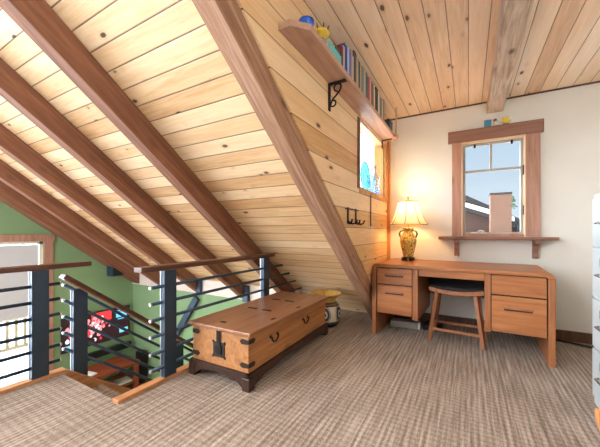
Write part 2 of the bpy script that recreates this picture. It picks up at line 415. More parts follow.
# gable wall (green) with door opening, eave wall
DY0, DY1, DZ1 = 1.0, 2.07, .93
g = MB()
g.prism([(DY1, LF), (YE + .1, LF), (YE + .1, deckz(YE + .1)), (DY1, deckz(DY1))], 0, XG - .15, XG)
g.prism([(DY0, DZ1), (DY1, DZ1), (DY1, deckz(DY1)), (DY0, deckz(DY0))], 0, XG - .15, XG)
g.prism([(-2.2, LF), (DY0, LF), (DY0, -1.35), (-2.2, -1.35)], 0, XG - .15, XG)
g.prism([(-2.2, 2.0), (DY0, 2.0), (DY0, deckz(DY0)), (YB, deckz(YB)), (-2.2, deckz(YB))], 0, XG - .15, XG)
g.box(XG - .15, XG, .78, DY0, -1.35, 2.0).box(XG - .15, XG, -2.2, -2.0, -1.35, 2.0)
struct(g.build('wall_gable', 'green'))
w3 = bpy.data.objects.new('window_3', None); COL.objects.link(w3); struct(w3)
c3 = MB()
for y in (-2.0, -1.08, -.15, .72): c3.box(XG - .11, XG - .03, y, y + .06, -1.35, 2.0, .003)
for z in (-1.35, .55, 1.94): c3.box(XG - .108, XG - .032, -2.0, .78, z, z + .06, .003)
c3.build('frame', 'cream', w3)
MB().box(XG - .072, XG - .064, -2.0, .78, -1.35, 2.0).build('glass_pane', 'glass', w3)
struct(MB().box(XG, -1.95, YE, YE + .1, LF, .05).build('wall_eave', 'green'))
struct(MB().prism([(YE - .012, .04), (YE + .1, .04), (YE + .1, deckz(YE + .1)), (YE - .012, deckz(YE - .012))], 0, XG, -2.0).build('trim_1', 'frieze'))
struct(MB().box(-2.2, -1.15, YE - .02, YE + .08, LF, -.26).build('wall_stair', 'green'))
struct(MB().box(-1.25, -1.15, .2, YE, LF, -.26).build('wall_under_loft', 'green'))
# trims at the loft edge, corner post, crown strip, baseboard
struct(MB().box(-1.95, -1.885, 1.035, 3.74, -.02, .022, .004).build('trim_2', 'curb'))
struct(MB().box(-2.745, -2.672, YB, 1.085, -.02, .022, .004).build('trim_3', 'curb'))
struct(MB().box(XC - .03, XC + .035, WB - .045, WB, .0, ZC, .004).build('trim_4', 'post_pine'))
struct(MB().box(XC + .035, 1.6, WB - .012, WB, ZC - .016, ZC, .002).build('trim_5', 'casing_dark'))
struct(MB().box(XC + .035, 1.6, WB - .018, WB, 0, .10, .004).build('baseboard_back', 'casing_dark'))
# fascia boards on the open edges of the loft
struct(MB().box(SX1 - .02, SX1, SY, YE - .02, -.3, -.02, .003).build('trim_6', 'stairwood'))
struct(MB().box(-2.76, -2.74, YB, SY + .02, -.3, -.02, .003).build('trim_7', 'stairwood'))

# ------------------------------------------------------------------ roof rafters + steel shoes
def rafter(x1, w, y1, mat, label, shoe=False, x0=None, top=None):
    x0 = x1 - w if x0 is None else x0
    r = thing('rafter', label, 'rafter', ((x0 + x1) / 2, 0, 0), 0, 'roof rafters')
    h = (x1 - x0) / 2
    MB().prism([(YB, rbot(YB)), (y1, rbot(y1)), (y1, deckz(y1) - .001), (YB, deckz(YB) - .001)], 0, -h, h, .006).build('timber', mat, r)
    if shoe:
        z = rbot(YE) + .0
        MB().box(h - .02, h + .075, YE - .075, YE - .012, z - .02, z + .22, .004).build('steel_shoe', 'steel', r)
    return r
rafter(-.909, .112, 3.55, 'rafter_light', 'rough sawn rafter along the panelled wall, its foot beside the desk')
rafter(-2.055, .112, YE - .015, 'rafter', 'brown roof rafter over the railing end, nearest to the dormer rafter')
rafter(-2.925, .112, YE - .015, 'rafter', 'brown rafter second from the dormer rafter, ending behind the railing bars', True)
rafter(-3.93, .112, YE - .015, 'rafter', 'brown rafter third from the dormer rafter, ending above the stair', True)
rafter(-4.84, .112, YE - .015, 'rafter', 'brown rafter next to the last one at the green gable wall', True)
rafter(-5.60, .24, YE - .015, 'rafter', 'outermost brown rafter lying against the green gable wall', False, XG)
bm_ = tag(MB().box(.175, .322, YB, WB, 2.365, ZC, .008).build('ceiling_beam', 'beam'), 'weathered grey brown beam under the pine ceiling above the window', 'beam')

# diagonal steel brace under the third rafter's foot
tag(MB().bar((-3.95, YE - .05, -.03), (-4.52, YE - .05, -.80), .05, .11, .004).build('steel_brace', 'steel'), 'dark steel diagonal brace against the green wall behind the railing', 'brace')

# ------------------------------------------------------------------ window_1 with its trim, shelf board under it
w1 = bpy.data.objects.new('window_1', None); COL.objects.link(w1); struct(w1)
f = MB(); y0, y1 = WB - .022, WB
f.box(-.165, -.07, y0, y1, 1.025, 2.085, .003).box(.515, .635, y0, y1, 1.025, 2.085, .003)
f.build('casing', 'trim', w1)
MB().box(-.205, .662, WB - .036, WB, 2.083, 2.216, .004).build('header', 'trim_h', w1)
MB().box(-.085, -.058, WB - .02, WB + .13, 1.025, 2.09).box(.503, .527, WB - .02, WB + .13, 1.025, 2.09).box(-.06, .505, WB - .02, WB + .13, 2.062, 2.09).build('jamb', 'trim_light', w1)
MB().box(-.06, .505, WB - .012, WB + .12, 1.02, 1.052, .003).build('bottom_rail', 'trim', w1)
s = MB()
a, b = WB + .02, WB + .06
s.box(-.058, -.03, a, b, 1.052, 2.062).box(.475, .503, a, b, 1.052, 2.062).box(-.03, .475, a, b, 2.034, 2.062).box(-.03, .475, a, b, 1.052, 1.07)
s.box(-.03, .475, a, b, 1.738, 1.763).box(.203, .225, a, b, 1.763, 2.034)
s.build('sash', 'frame', w1)
MB().box(-.03, .475, WB + .036, WB + .044, 1.07, 2.034).build('glass_pane', 'glass', w1)
for x in (.06, .40):
    MB().box(x - .01, x + .01, WB + .005, WB + .022, 2.01, 2.05, .003).build('latch', 'iron', w1)
for z in (1.30, 1.72): MB().box(.493, .505, WB - .005, WB + .02, z - .05, z + .05, .003).build('hinge', 'iron_brown', w1)
c = MB(); c.box(.02, .17, WB - .035, WB - .012, 1.052, 1.066, .004).tube([(.09, WB - .03, 1.06), (.10, WB - .05, 1.085), (.15, WB - .055, 1.078)], .007)
c.build('crank', 'whitep', w1)

ws = thing('window_shelf', 'wooden shelf board on two brackets right under the window', 'shelf', (0, WB, 0))
MB().box(-.295, .755, -.165, -.001, .988, 1.02, .005).build('board', 'trim_h', ws)
for x in (-.118, .592):
    MB().prism([(-.001, .988), (-.145, .988), (-.145, .955), (-.075, .925), (-.05, .87), (-.045, .80), (-.001, .80)], 0, x - .022, x + .022, .003).build('bracket', 'trim_h', ws)

# little ornaments on the window header
zt = 2.216
o = thing('ornament', 'small blue ornament standing on top of the window header', 'ornament', (.185, WB - .018, zt), 0)
MB().box(-.035, .03, -.014, .014, 0, .075, .006).build('body', 'toyblue', o); MB().prism([(-.04, .075), (.035, .075), (-.003, .1)], 1, -.015, .015).build('cap', 'toywhite', o)
o = thing('ornament', 'small white and brown ornament on the window header beside the blue one', 'ornament', (.265, WB - .018, zt))
MB().sphere((0, 0, .028), .028, 1.2, .5, 1).build('body', 'toywhite', o); MB().sphere((-.015, 0, .062), .018, 1, .7, 1).build('head', 'toybrown', o)
o = thing('ornament', 'small yellow star shaped ornament at right end of the trio on the window header', 'ornament', (.345, WB - .018, zt))
pts = []
for k in range(10):
    r_ = .052 if k % 2 == 0 else .024
    pts.append((r_ * math.sin(2 * PI * k / 10 + .6), .045 + r_ * .86 * math.cos(2 * PI * k / 10 + .6)))
MB().prism(pts, 1, -.01, .01).build('star', 'toyyellow', o); MB().box(-.03, .03, -.012, .012, 0, .01, .002).build('foot', 'toybrown', o)

# ------------------------------------------------------------------ window_2 in the cheek wall, glass things on its sill
w2 = bpy.data.objects.new('window_2', None); COL.objects.link(w2); struct(w2)
XO = XC - .13
MB().box(XO, XC + .012, WY0 - .055, WY0, WZ0 - .02, WZ1, .003).build('near_casing_shaded', 'casing_dark', w2)  # dark wood tone stands in for shadow on this casing edge
MB().box(XO, XC + .012, WY1, WB - .05, WZ0 - .05, WZ1, .003).build('far_casing', 'post_pine', w2)
MB().box(XO, XC + .006, WY0, WY1, WZ0 - .06, WZ0, .003).build('sill', 'post_pine', w2)
MB().box(XO, XC + .004, WY0, WY1, WZ1, WZ1 + .03, .003).build('head_jamb', 'trim_light', w2)
MB().box(XO + .01, XO + .018, WY0, WY1, WZ0, WZ1).build('glass_pane', 'glass', w2)
pl = thing('glass_plate', 'round turquoise glass plate standing in the panelled wall window', 'plate', (XC - .045, 3.04, WZ0))
b = bmesh.new(); bmesh.ops.create_cone(b, cap_ends=True, segments=40, radius1=.15, radius2=.15, depth=.008)
MB().merge(b, Matrix.Translation((0, 0, .152)) @ Matrix.Rotation(PI / 2, 4, 'Y')).build('disc', 'turq', pl)
MB().tube([(0, .15 * math.cos(a_ * PI / 20), .152 + .15 * math.sin(a_ * PI / 20)) for a_ in range(41)], .0055, 8, False).build('rim', 'turqd', pl)
MB().tube([(0, .07 * math.cos(a_ * PI / 20), .14 + .08 * math.sin(a_ * PI / 20)) for a_ in range(41)], .004, 8, False).build('inner_ring', 'turqd', pl)
MB().box(-.02, .02, -.05, .05, -.0, .012, .003).build('stand', 'blackp', pl)
def bottle(y, h, r, label, mat):
    t = thing('glass_bottle', label, 'bottle', (XC - .07, y, WZ0), 0, 'glass bottles in the panelled wall window')
    MB().lathe([(r * .9, 0), (r, .01), (r, h * .55), (r * .8, h * .66), (r * .35, h * .76), (r * .33, h * .95)], 20).build('body', mat, t)
    MB().lathe([(r * .42, h * .95), (r * .42, h)], 16).build('lip', mat, t)
bottle(3.24, .20, .036, 'slim pale blue glass bottle just right of the turquoise plate', 'paleblue')
bottle(3.36, .30, .042, 'tall pale blue glass bottle in the middle of the window sill', 'paleblue')
bottle(3.50, .36, .05, 'tallest pale blue glass bottle, nearest to the window corner post', 'paleblue')
bottle(3.60, .11, .03, 'shortest cobalt blue bottle at the far end of the sill', 'blueglass')

# ------------------------------------------------------------------ high shelf with books
sh = thing('wall_shelf', 'long pinkish brown shelf high on the panelled wall under the ceiling', 'shelf', (XC, 0, 2.16))
MB().prism([(.001, 1.33), (.075, 1.33), (.155, 1.42), (.155, 3.62), (.001, 3.62)], 2, 0, .036, .003).build('board', 'shelf', sh)
br = MB().box(.001, .012, 1.985, 2.015, -.2, -.004, .003).box(.001, .135, 1.985, 2.015, -.012, -.0005, .003)
def arc(cx, cz, r, a0, a1, n=14): return [(cx + r * math.cos(a0 + (a1 - a0) * i / n), 2.0, cz + r * math.sin(a0 + (a1 - a0) * i / n)) for i in range(n + 1)]
br.tube([(.012, 2, -.165), (.03, 2, -.12), (.06, 2, -.095), (.085, 2, -.07), (.098, 2, -.04), (.09, 2, -.018)], .006, 8)
br.tube(arc(.07, -.042, .027, 0, 1.5 * PI), .0055, 8)
br.tube(arc(.034, -.15, .022, -PI * .9, PI * .7), .0055, 8)
br.build('iron_bracket', 'iron', sh)
br2 = MB().box(.001, .012, 3.52, 3.54, -.10, -.004, .002).box(.001, .12, 3.52, 3.54, -.012, -.0005, .002).build('iron_bracket', 'iron', sh)

ZS = 2.196
BK = [('maroon', '#6d2a35', .15, .040), ('white', '#d8d5d0', .165, .030), ('navy blue', '#27408a', .20, .052), ('pale blue', '#a9bdd6', .205, .026), ('cobalt blue', '#2f55a0', .185, .030),
      ('mauve', '#9a7f8e', .21, .045), ('cream', '#ddd2bd', .19, .030), ('charcoal', '#3d4042', .24, .056), ('ochre yellow', '#c6a65a', .245, .036), ('pale grey', '#a7a8a3', .22, .030),
      ('black', '#191b1e', .235, .056), ('tan', '#b3a283', .22, .032), ('grey green', '#7d8a80', .22, .058), ('pale green', '#b7c6b4', .215, .034), ('dark teal', '#2e4d54', .22, .046),
      ('brown', '#6a4a38', .21, .032), ('red', '#9b333a', .215, .044), ('pink', '#d79aa0', .215, .034), ('slate', '#4b5560', .225, .058), ('olive', '#7a7650', .215, .044),
      ('beige', '#cbb899', .22, .040), ('rust', '#a86a44', .20, .036), ('midnight blue', '#1d2942', .23, .070), ('ivory', '#e3dccb', .225, .044), ('silver grey', '#9ea1a5', .22, .06),
      ('dark green', '#2f4636', .21, .050), ('sand', '#c9ac7f', .205, .046), ('steel grey', '#6f777c', .215, .054)]
yy = 1.885
for i, (cn, hx, hh, th) in enumerate(BK):
    prv = BK[i - 1][0] if i else None; nxt = BK[i + 1][0] if i + 1 < len(BK) else None
    if prv and nxt: lab = f'{cn} book between the {prv} and {nxt} ones on the high shelf'
    elif nxt: lab = f'{cn} book beside the {nxt} one, first upright book on the high shelf'
    else: lab = f'{cn} book beside the {prv} one, last book of the high shelf row'
    m = m_plain('cover_' + cn.replace(' ', '_'), hx, .55, 0, .08, 40)
    th *= .975
    t = thing('book', lab, 'book', (XC + .15 - random.uniform(0, .012), yy + th / 2, ZS), 0, 'books on the high shelf')
    d = random.uniform(.115, .135); h2 = th / 2 - .0008
    c = MB().box(-.003, 0, -h2, h2, 0, hh, .0012).box(-d, -.002, -h2, -h2 + .003, 0, hh).box(-d, -.002, h2 - .003, h2, 0, hh)
    if i % 3 == 0: c.box(0, .0006, -h2 * .7, h2 * .7, hh * .7, hh * .82)
    c.build('cover', m, t)
    MB().box(-d + .004, -.003, -h2 + .003, h2 - .003, .003, hh - .004).build('pages', 'pages', t)
    yy += th
# things at the near end of the shelf
t = thing('glass_bowl', 'ribbed cobalt blue glass bowl on the near end of the high shelf', 'bowl', (XC + .11, 1.45, ZS))
MB().lathe([(.022, 0), (.024, .004), (.036, .016), (.042, .034), (.04, .05), (.037, .05), (.038, .034), (.032, .016), (.01, .006)], 64, flute=.07, nf=16, cap=False).build('bowl', 'blueglass', t)
MB().lathe([(.024, 0), (.024, .006)], 24).build('foot', 'whitep', t)
t = thing('pottery_ornament', 'yellow pottery ornament with dark prongs on the high shelf', 'ornament', (XC + .11, 1.635, ZS))
MB().lathe([(.03, 0), (.036, .02), (.03, .045), (.02, .055)], 20).build('base', 'greyp', t)
MB().lathe([(.02, .055), (.045, .07), (.052, .085), (.04, .1), (.0, .104)], 32, flute=.12, nf=12, cap=False).build('crown', 'yellow', t)
for k in range(8):
    a_ = 2 * PI * k / 8
    MB().tube([(.042 * math.cos(a_), .042 * math.sin(a_), .09), (.056 * math.cos(a_), .056 * math.sin(a_), .118)], [.006, .002], 8).build('prong', 'blackp', t)
t = thing('book', 'turquoise book lying flat on the high shelf near the yellow ornament', 'book', (XC + .095, 1.77, ZS), 0, 'books on the high shelf')
MB().box(-.055, .055, -.095, .10, 0, .004).box(-.055, .055, -.095, .10, .05, .054).box(.051, .055, -.095, .10, .003, .051).build('cover', m_plain('turquoise_cover', '#58bcc4', .5, 0, .08, 30), t)
MB().box(-.052, .051, -.093, .097, .004, .05).build('pages', 'pages', t)
t = thing('ceramic_jar', 'small white jar standing on the flat turquoise book', 'jar', (XC + .10, 1.73, ZS + .0545))
MB().lathe([(.02, 0), (.028, .015), (.028, .04), (.018, .055)], 20).build('body', 'toywhite', t); MB().lathe([(.02, .055), (.02, .06), (.004, .07)], 20).build('lid', 'ochre' if 'ochre' in M else 'toybrown', t)
t = thing('book', 'small black book lying on the flat turquoise book behind the white jar', 'book', (XC + .095, 1.82, ZS + .0545), 0, 'books on the high shelf')
MB().box(-.05, .05, -.04, .045, 0, .003).box(-.05, .05, -.04, .045, .035, .038).box(.047, .05, -.04, .045, .002, .036).build('cover', 'blackp', t); MB().box(-.047, .047, -.038, .042, .003, .035).build('pages', 'pages', t)
# ladle and dark box at the far end
t = thing('box', 'dark slate box at the far end of the high shelf behind the ladle', 'box', (XC + .075, 3.40, ZS))
MB().box(-.06, .06, -.06, .09, 0, .11, .003).build('body', m_plain('dark_box', '#3b3d41', .6), t); MB().box(-.062, .062, -.062, .092, .111, .13, .003).build('lid', m_plain('dark_lid', '#2c2d31', .6), t)
t = thing('ladle', 'pinkish wooden ladle hanging from the ceiling at the far end of the high shelf', 'ladle', (XC + .172, 3.50, ZS - .05))
MB().sphere((0, 0, .02), .034, .75, 1, 1).build('bowl', 'copper', t)
MB().tube([(.0, 0, .05), (.003, .0, .15), (.0, .0, .352)], [.011, .009, .0065], 10).build('handle', 'ladlewood', t)

# coat hooks
t = thing('coat_hook_rail', 'black iron rail with two double coat hooks on the panelled wall', 'coat hook', (XC, 2.50, 1.19))
MB().box(.0005, .008, -.17, .17, .072, .084, .002).build('rail', 'iron', t)
for y in (-.11, .09):
    h = MB().box(.001, .01, y - .016, y + .016, -.05, .09, .003)
    for sgn in (-1, 1):
        h.tube([(.008, y + sgn * .005, -.03), (.03, y + sgn * .03, -.05), (.055, y + sgn * .055, -.045), (.065, y + sgn * .066, -.015)], [.008, .007, .006, .008], 8)
    h.build('hook', 'iron', t)
t = thing('pull_cord', 'thin dark cord with a white bead on the panelled wall', 'cord', (XC + .006, 3.06, 1.0))
MB().tube([(0, 0, .13), (0, 0, .47)], .005, 8).build('cord', 'iron_brown', t); MB().sphere((0, 0, .115), .014).build('bead', 'whitep', t)

# ------------------------------------------------------------------ desk
dk = thing('desk', 'long oak desk with rounded ends and two drawer pedestals under the window', 'desk', (-.126, 3.418, 0), math.radians(-2.6))
W2, D0, D1, DH = .74, -.375, .375, .74
def slab(out):
    n = 8; R_, T = .05, .045
    o_ = [(-W2, 0), (-W2, DH - R_)] + [(-W2 + R_ - R_ * math.cos(k * PI / 2 / n), DH - R_ + R_ * math.sin(k * PI / 2 / n)) for k in range(1, n)] + [(-W2 + R_, DH)]
    o_ += [(-x, z) for x, z in o_[::-1]]
    return o_
# top
n = 8; R_ = .045
top = [(-W2, DH - R_ - .0)] + [(-W2 + R_ - R_ * math.cos(k * PI / 2 / n), DH - R_ + R_ * math.sin(k * PI / 2 / n)) for k in range(1, n + 1)]
top += [(-x, z) for x, z in top[::-1]]
top += [(W2 - .045, DH - R_), (W2 - .055, DH - .032), (-W2 + .055, DH - .032), (-W2 + .045, DH - R_)]
MB().prism(top, 1, D0, D1, .0035).build('top', 'desk', dk)
for sgn in (-1, 1):
    x0, x1 = sorted((sgn * W2, sgn * (W2 - .045)))
    MB().box(x0, x1, D0 + .0, D1, 0, DH - R_ - .0005, .004).build('end_panel', 'desk_v', dk)
zt_ = DH - .034
def pedestal(x0, x1, inner, names, zb):
    c = MB().box(x0, x1, D0 + .03, D1 - .02, zb, zt_, .002)
    c.build('carcass', 'desk_shaded', dk)
    xi0, xi1 = inner
    MB().box(xi0, xi1, D0 + .004, D1 - .02, zb - .03, zt_, .003).build('side_panel', 'desk_v', dk)
    for z0, z1, pull in names:
        d = MB().box(x0 + .006, x1 - .006, D0 + .01, D0 + .03, z0, z1, .003).build('drawer', 'desk', dk)
        if pull:
            xm = (x0 + x1) / 2; w = (x1 - x0) * .25; zp = z1 - (z1 - z0) * pull
            MB().box(xm - w, xm + w, D0 + .0095, D0 + .0105, zp - .018, zp - .004).build('pull_recess_shade', 'desk_shaded', d)  # flat dark strip, paints the shade of the finger recess
            MB().prism([(-.004, zp), (-.012, zp + .004), (-.012, zp + .012), (.012, zp + .014), (.012, zp - .004)], 0, xm - w * 1.04, xm + w * 1.04, .0015).build('pull', 'desk_shaded' if zp < .5 else 'desk_v', d) if False else \
                MB().box(xm - w * 1.05, xm + w * 1.05, D0 - .006, D0 + .011, zp - .004, zp + .012, .004).build('pull', 'desk_v', d)
zb = .235
pedestal(-W2 + .047, -W2 + .405, (-W2 + .405, -W2 + .455), [(zb, .525, .25), (.537, zt_ - .006, .42)], zb)
pedestal(W2 - .43, W2 - .047, (W2 - .475, W2 - .43), [(zb - .015, .525, .33), (.537, zt_ - .006, 0)], zb)
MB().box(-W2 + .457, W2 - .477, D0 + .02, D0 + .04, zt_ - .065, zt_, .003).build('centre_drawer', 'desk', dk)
MB().box(-W2 + .457, W2 - .477, D1 - .04, D1 - .022, .36, zt_, .002).build('modesty_panel', 'desk_shaded', dk)
MB().box(W2 - .41, W2 - .16, D0 + .05, D0 + .35, zb - .028, zb - .001, .003).build('drawer_runner', 'bright', dk)

# stool
st = thing('stool', 'wooden saddle stool with black cushion tucked under the desk', 'stool', (-.10, 3.33, 0), math.radians(-4))
hw, hd = .232, .15
def seat_curve(x): return .505 + .028 * (x / hw) ** 2
xs = [-hw + 2 * hw * k / 14 for k in range(15)]
for sgn in (-1, 1):
    outl = [(x, seat_curve(x) - .04) for x in xs] + [(x, seat_curve(x)) for x in xs[::-1]]
    yb = sgn * hd
    MB().prism(outl, 1, yb - .014, yb + .014, .003).build('seat_rail', 'stool', st)
outl = [(x * .97, seat_curve(x) + .001) for x in xs] + [(x * .97, .541 + .004 * (x / hw) ** 2) for x in xs[::-1]]
MB().prism(outl, 1, -hd + .002, hd - .002, .008).build('cushion', 'black', st)
for sx in (-1, 1):
    for sy in (-1, 1):
        MB().bar((sx * .168, sy * (hd - .03), .478), (sx * .232, sy * (hd + .0), .0), .03, .034, .004).build('leg', 'stool', st)
for sy in (-1, 1):
    MB().bar((-.208, sy * (hd - .008), .115), (.208, sy * (hd - .008), .115), .018, .026, .003).build('stretcher', 'stool', st)
for sx in (-1, 1): MB().bar((sx * .2, -.125, .19), (sx * .2, .125, .19), .016, .024, .003).build('stretcher', 'stool', st)

# under the desk
t = thing('box', 'low grey box on the carpet under the left desk pedestal', 'box', (-.62, 3.50, 0), math.radians(5))
MB().box(-.155, .13, -.05, .06, 0, .068, .004).build('body', 'greyp', t); MB().box(.132, .155, -.05, .06, 0, .07, .003).build('end_cap', 'whitep', t)
cab = MB(); random.seed(3)
for k in range(4):
    p = [(-.36 + random.uniform(-.08, .12), 3.62 + random.uniform(-.06, .1), .012 + .05 * random.random() * (i % 2)) for i in range(9)]
    q = []
    for i in range(len(p) - 1):
        for s_ in range(5):
            u = s_ / 5; q.append(tuple(p[i][j] * (1 - u) + p[i + 1][j] * u for j in range(3)))
    cab.tube(q, .008, 6)
tag(cab.build('power_cable', 'blackp'), 'tangle of black power cables on the floor behind the stool', 'cable')
t = thing('power_adapter', 'black power adapter on the floor beside the cable tangle', 'adapter', (-.40, 3.52, 0), .3)
MB().box(-.04, .04, -.03, .03, 0, .045, .005).build('body', 'blackp', t); MB().box(-.01, .01, .03, .04, .01, .03, .002).build('socket', 'whitep', t)
cb = MB().tube([(.72, 3.76, .016), (.80, 3.745, .016), (.9, 3.70, .016), (1.0, 3.66, .016), (1.15, 3.62, .016), (1.4, 3.64, .016)], .011, 8)
tag(cb.build('cable', 'blackp'), 'black cable lying along the baseboard right of the desk', 'cable')

# table lamp
lp = thing('table_lamp', 'table lamp with yellow patterned vase base and cream bell shade, lit', 'lamp', (-.605, 3.585, .7405))
MB().lathe([(.07, .028), (.074, .036), (.062, .042)], 8).build('foot_plate', 'lampfoot', lp)
for k in range(4):
    a_ = PI / 4 + k * PI / 2
    MB().box(-.02, .02, -.02, .02, 0, .03, .006, 2, Matrix.Translation((.058 * math.cos(a_), .058 * math.sin(a_), 0)) @ Matrix.Rotation(a_, 4, 'Z')).build('foot', 'lampfoot', lp)
MB().lathe([(.052, .042), (.056, .06), (.066, .10), (.083, .17), (.092, .225), (.088, .265), (.066, .30), (.052, .32), (.05, .345), (.06, .365), (.072, .372), (.066, .378), (.03, .38)], 40).build('vase', 'lampvase', lp)
for sgn in (-1, 1):
    MB().tube([(sgn * .052, 0, .345), (sgn * .085, 0, .34), (sgn * .098, 0, .31), (sgn * .088, 0, .275), (sgn * .08, 0, .265)], [.008, .01, .012, .01, .008], 10).build('handle', m_plain('lamp_handle', '#4b4f57', .3) if sgn < 0 else bpy.data.materials['lamp_handle'], lp)
MB().tube([(0, 0, .378), (0, 0, .70)], .007, 10).build('stem', 'brass', lp)
shd = MB().lathe([(.212, .415), (.180, .46), (.152, .52), (.128, .595), (.112, .675)], 64, flute=-.03, nf=8, cap=False).build('shade', 'shade', lp)
MB().tube([(.211 * math.cos(a_ * PI / 32) * (1 - .03 * abs(math.sin(a_ * PI / 32 * 4))), .211 * math.sin(a_ * PI / 32) * (1 - .03 * abs(math.sin(a_ * PI / 32 * 4))), .415) for a_ in range(65)], .004, 6, False).build('hem', 'shade_trim', shd)
MB().tube([(.112 * math.cos(a_ * PI / 32), .112 * math.sin(a_ * PI / 32), .676) for a_ in range(65)], .005, 6, False).build('top_band', 'shade_trim', shd)
for k in range(8):
    a_ = 2 * PI * k / 8
    MB().tube([((r_ + .001) * math.cos(a_), (r_ + .001) * math.sin(a_), z_) for r_, z_ in ((.212, .415), (.180, .46), (.152, .52), (.128, .595), (.112, .675))], .004, 6).build('rib', 'shade_trim', shd)
MB().lathe([(.012, .70), (.008, .71), (.014, .722), (.004, .74)], 16).tube([(-.11, 0, .676), (0, 0, .698), (.11, 0, .676)], .003, 6).build('finial', 'brass', lp)
MB().sphere((0, 0, .52), .028, 1, 1, 1.3).build('bulb', 'bulb', lp)
L = bpy.data.lights.new('lamp_light', 'POINT'); L.energy = 7.5; L.color = (1.0, .62, .25); L.shadow_soft_size = .05
lo = bpy.data.objects.new('lamp_light', L); COL.objects.link(lo); lo.location = (-.605, 3.585, .7405 + .585)

# ------------------------------------------------------------------ blanket chest
ch = thing('blanket_chest', 'antique pine chest with iron fittings on a dark arched base by the railing', 'chest', (-1.56, 2.19, 0), math.radians(.8))
BX, BY = .265, .635
MB().box(-BX, BX, -BY, BY, .115, .368, .004).build('body', 'chest', ch)
lid = MB().box(-BX - .032, BX + .03, -BY - .022, BY + .03, .3685, .396, .006).build('lid', 'chest_top', ch)
base = MB()
def arched(L0, L1, z1, depth=.075):
    pts = [(L0, 0), (L0 + .05, 0), (L0 + .062, .02)]
    n = 12; a0, a1 = L0 + .062, L1 - .062
    pts += [(a0 + (a1 - a0) * k / n, .02 + (depth - .02) * math.sin(PI * k / n) ** .5) for k in range(1, n)]
    pts += [(a1, .02), (L1 - .05, 0), (L1, 0), (L1, z1), (L0, z1)]
    return pts
E_ = .018
for sgn in (-1, 1):
    base.prism(arched(-BY - E_, BY + E_, .1145), 0, sgn * (BX + E_) - .02, sgn * (BX + E_) + .0 if sgn > 0 else -(BX + E_) + .0) if False else base.prism(arched(-BY - E_, BY + E_, .1145), 0, *(sorted((sgn * (BX + E_), sgn * (BX - .01)))))
    base.prism(arched(-BX - E_, BX + E_, .1145), 1, *(sorted((sgn * (BY + E_), sgn * (BY - .01)))))
for sx in (-1, 1):
    for sy in (-1, 1):
        base.box(*(sorted((sx * (BX + E_ + .006), sx * (BX - .04)))), *(sorted((sy * (BY + E_ + .006), sy * (BY - .04)))), 0, .09, .006)
base.build('base', 'chest_dark', ch)
def strap(x, y, z, face):
    """corner iron: a leaf on the long side and one on the end, round the vertical edge"""
    s_ = MB(); sx = 1 if x > 0 else -1
    yf = -BY
    pts = [(0, -.014), (.055, -.018), (.075, 0), (.055, .018), (0, .014)]
    s_.prism([(-sx * 0 + x - sx * p, z + q) for p, q in pts], 1, -BY - .004, -BY - .0005)
    s_.prism([(-BY + p, z + q) for p, q in pts], 0, *(sorted((x + sx * .0005, x + sx * .004))))
    s_.build('corner_iron', 'iron_brown', ch)
for z in (.325, .165):
    strap(BX, -BY, z, 0); strap(-BX, -BY, z, 0)
# lock plate and hasp on the near end
lk = MB().box(-.055, .055, -BY - .006, -BY - .0005, .175, .285, .003)
for sx in (-1, 1):
    for z in (.178, .282): lk.sphere((sx * .055, -BY - .003, z), .011, 1, .4, 1, 10)
lkp = lk.build('lock_plate', 'iron_brown', ch)
MB().box(-.018, .018, -BY - .012, -BY - .0065, .26, .367, .003).box(-.03, .03, -BY - .013, -BY - .0065, .2, .262, .004).build('hasp', 'iron', lkp)
for y in (-.33, .18):
    h = MB()
    for s_ in (-1, 1): h.sphere((BX + .003, y + s_ * .045, .285), .013, .5, 1, 1, 10)
    pts = [(BX + .014, y - .045 * math.cos(a_ * PI / 10), .285 - .045 * math.sin(a_ * PI / 10)) for a_ in range(11)]
    h.tube(pts, .0065, 8); h.build('drop_handle', 'iron', ch)
for (x, y, l) in ((-.10, -.12, .10), (.05, -.12, .10), (-.10, .26, .10), (.05, .26, .10), (-.04, -.55, .06)):
    MB().prism([(x - l / 2, y - .008), (x - l / 2 + .02, y - .016), (x, y - .008), (x + l / 2 - .02, y - .014), (x + l / 2, y), (x + l / 2 - .02, y + .014), (x, y + .008), (x - l / 2 + .02, y + .016)], 2, .3965, .4).build('hinge_strap', 'iron', lid)
for (x, y) in ((.24, -.3), (.24, .1)): MB().box(x - .012, x + .012, y - .025, y + .025, .3965, .399, .002).build('hinge_strap', 'iron', lid)

# pot behind the chest
pt = thing('pottery_jar', 'painted pottery jar with wide yellow rim behind the chest', 'jar', (-1.448, 3.145, 0))
MB().lathe([(.10, 0), (.135, .012), (.172, .06), (.188, .12), (.186, .17), (.165, .225), (.128, .262), (.118, .272)], 48).build('body', 'pot', pt)
MB().lathe([(.118, .272), (.116, .29), (.135, .322), (.17, .352), (.182, .362), (.176, .366), (.165, .355), (.12, .325), (.10, .295), (.098, .28)], 48, cap=False).build('rim', 'potrim', pt)
MB().lathe([(.05, .300), (.102, .3005)], 40).build('inside', 'potin', pt)

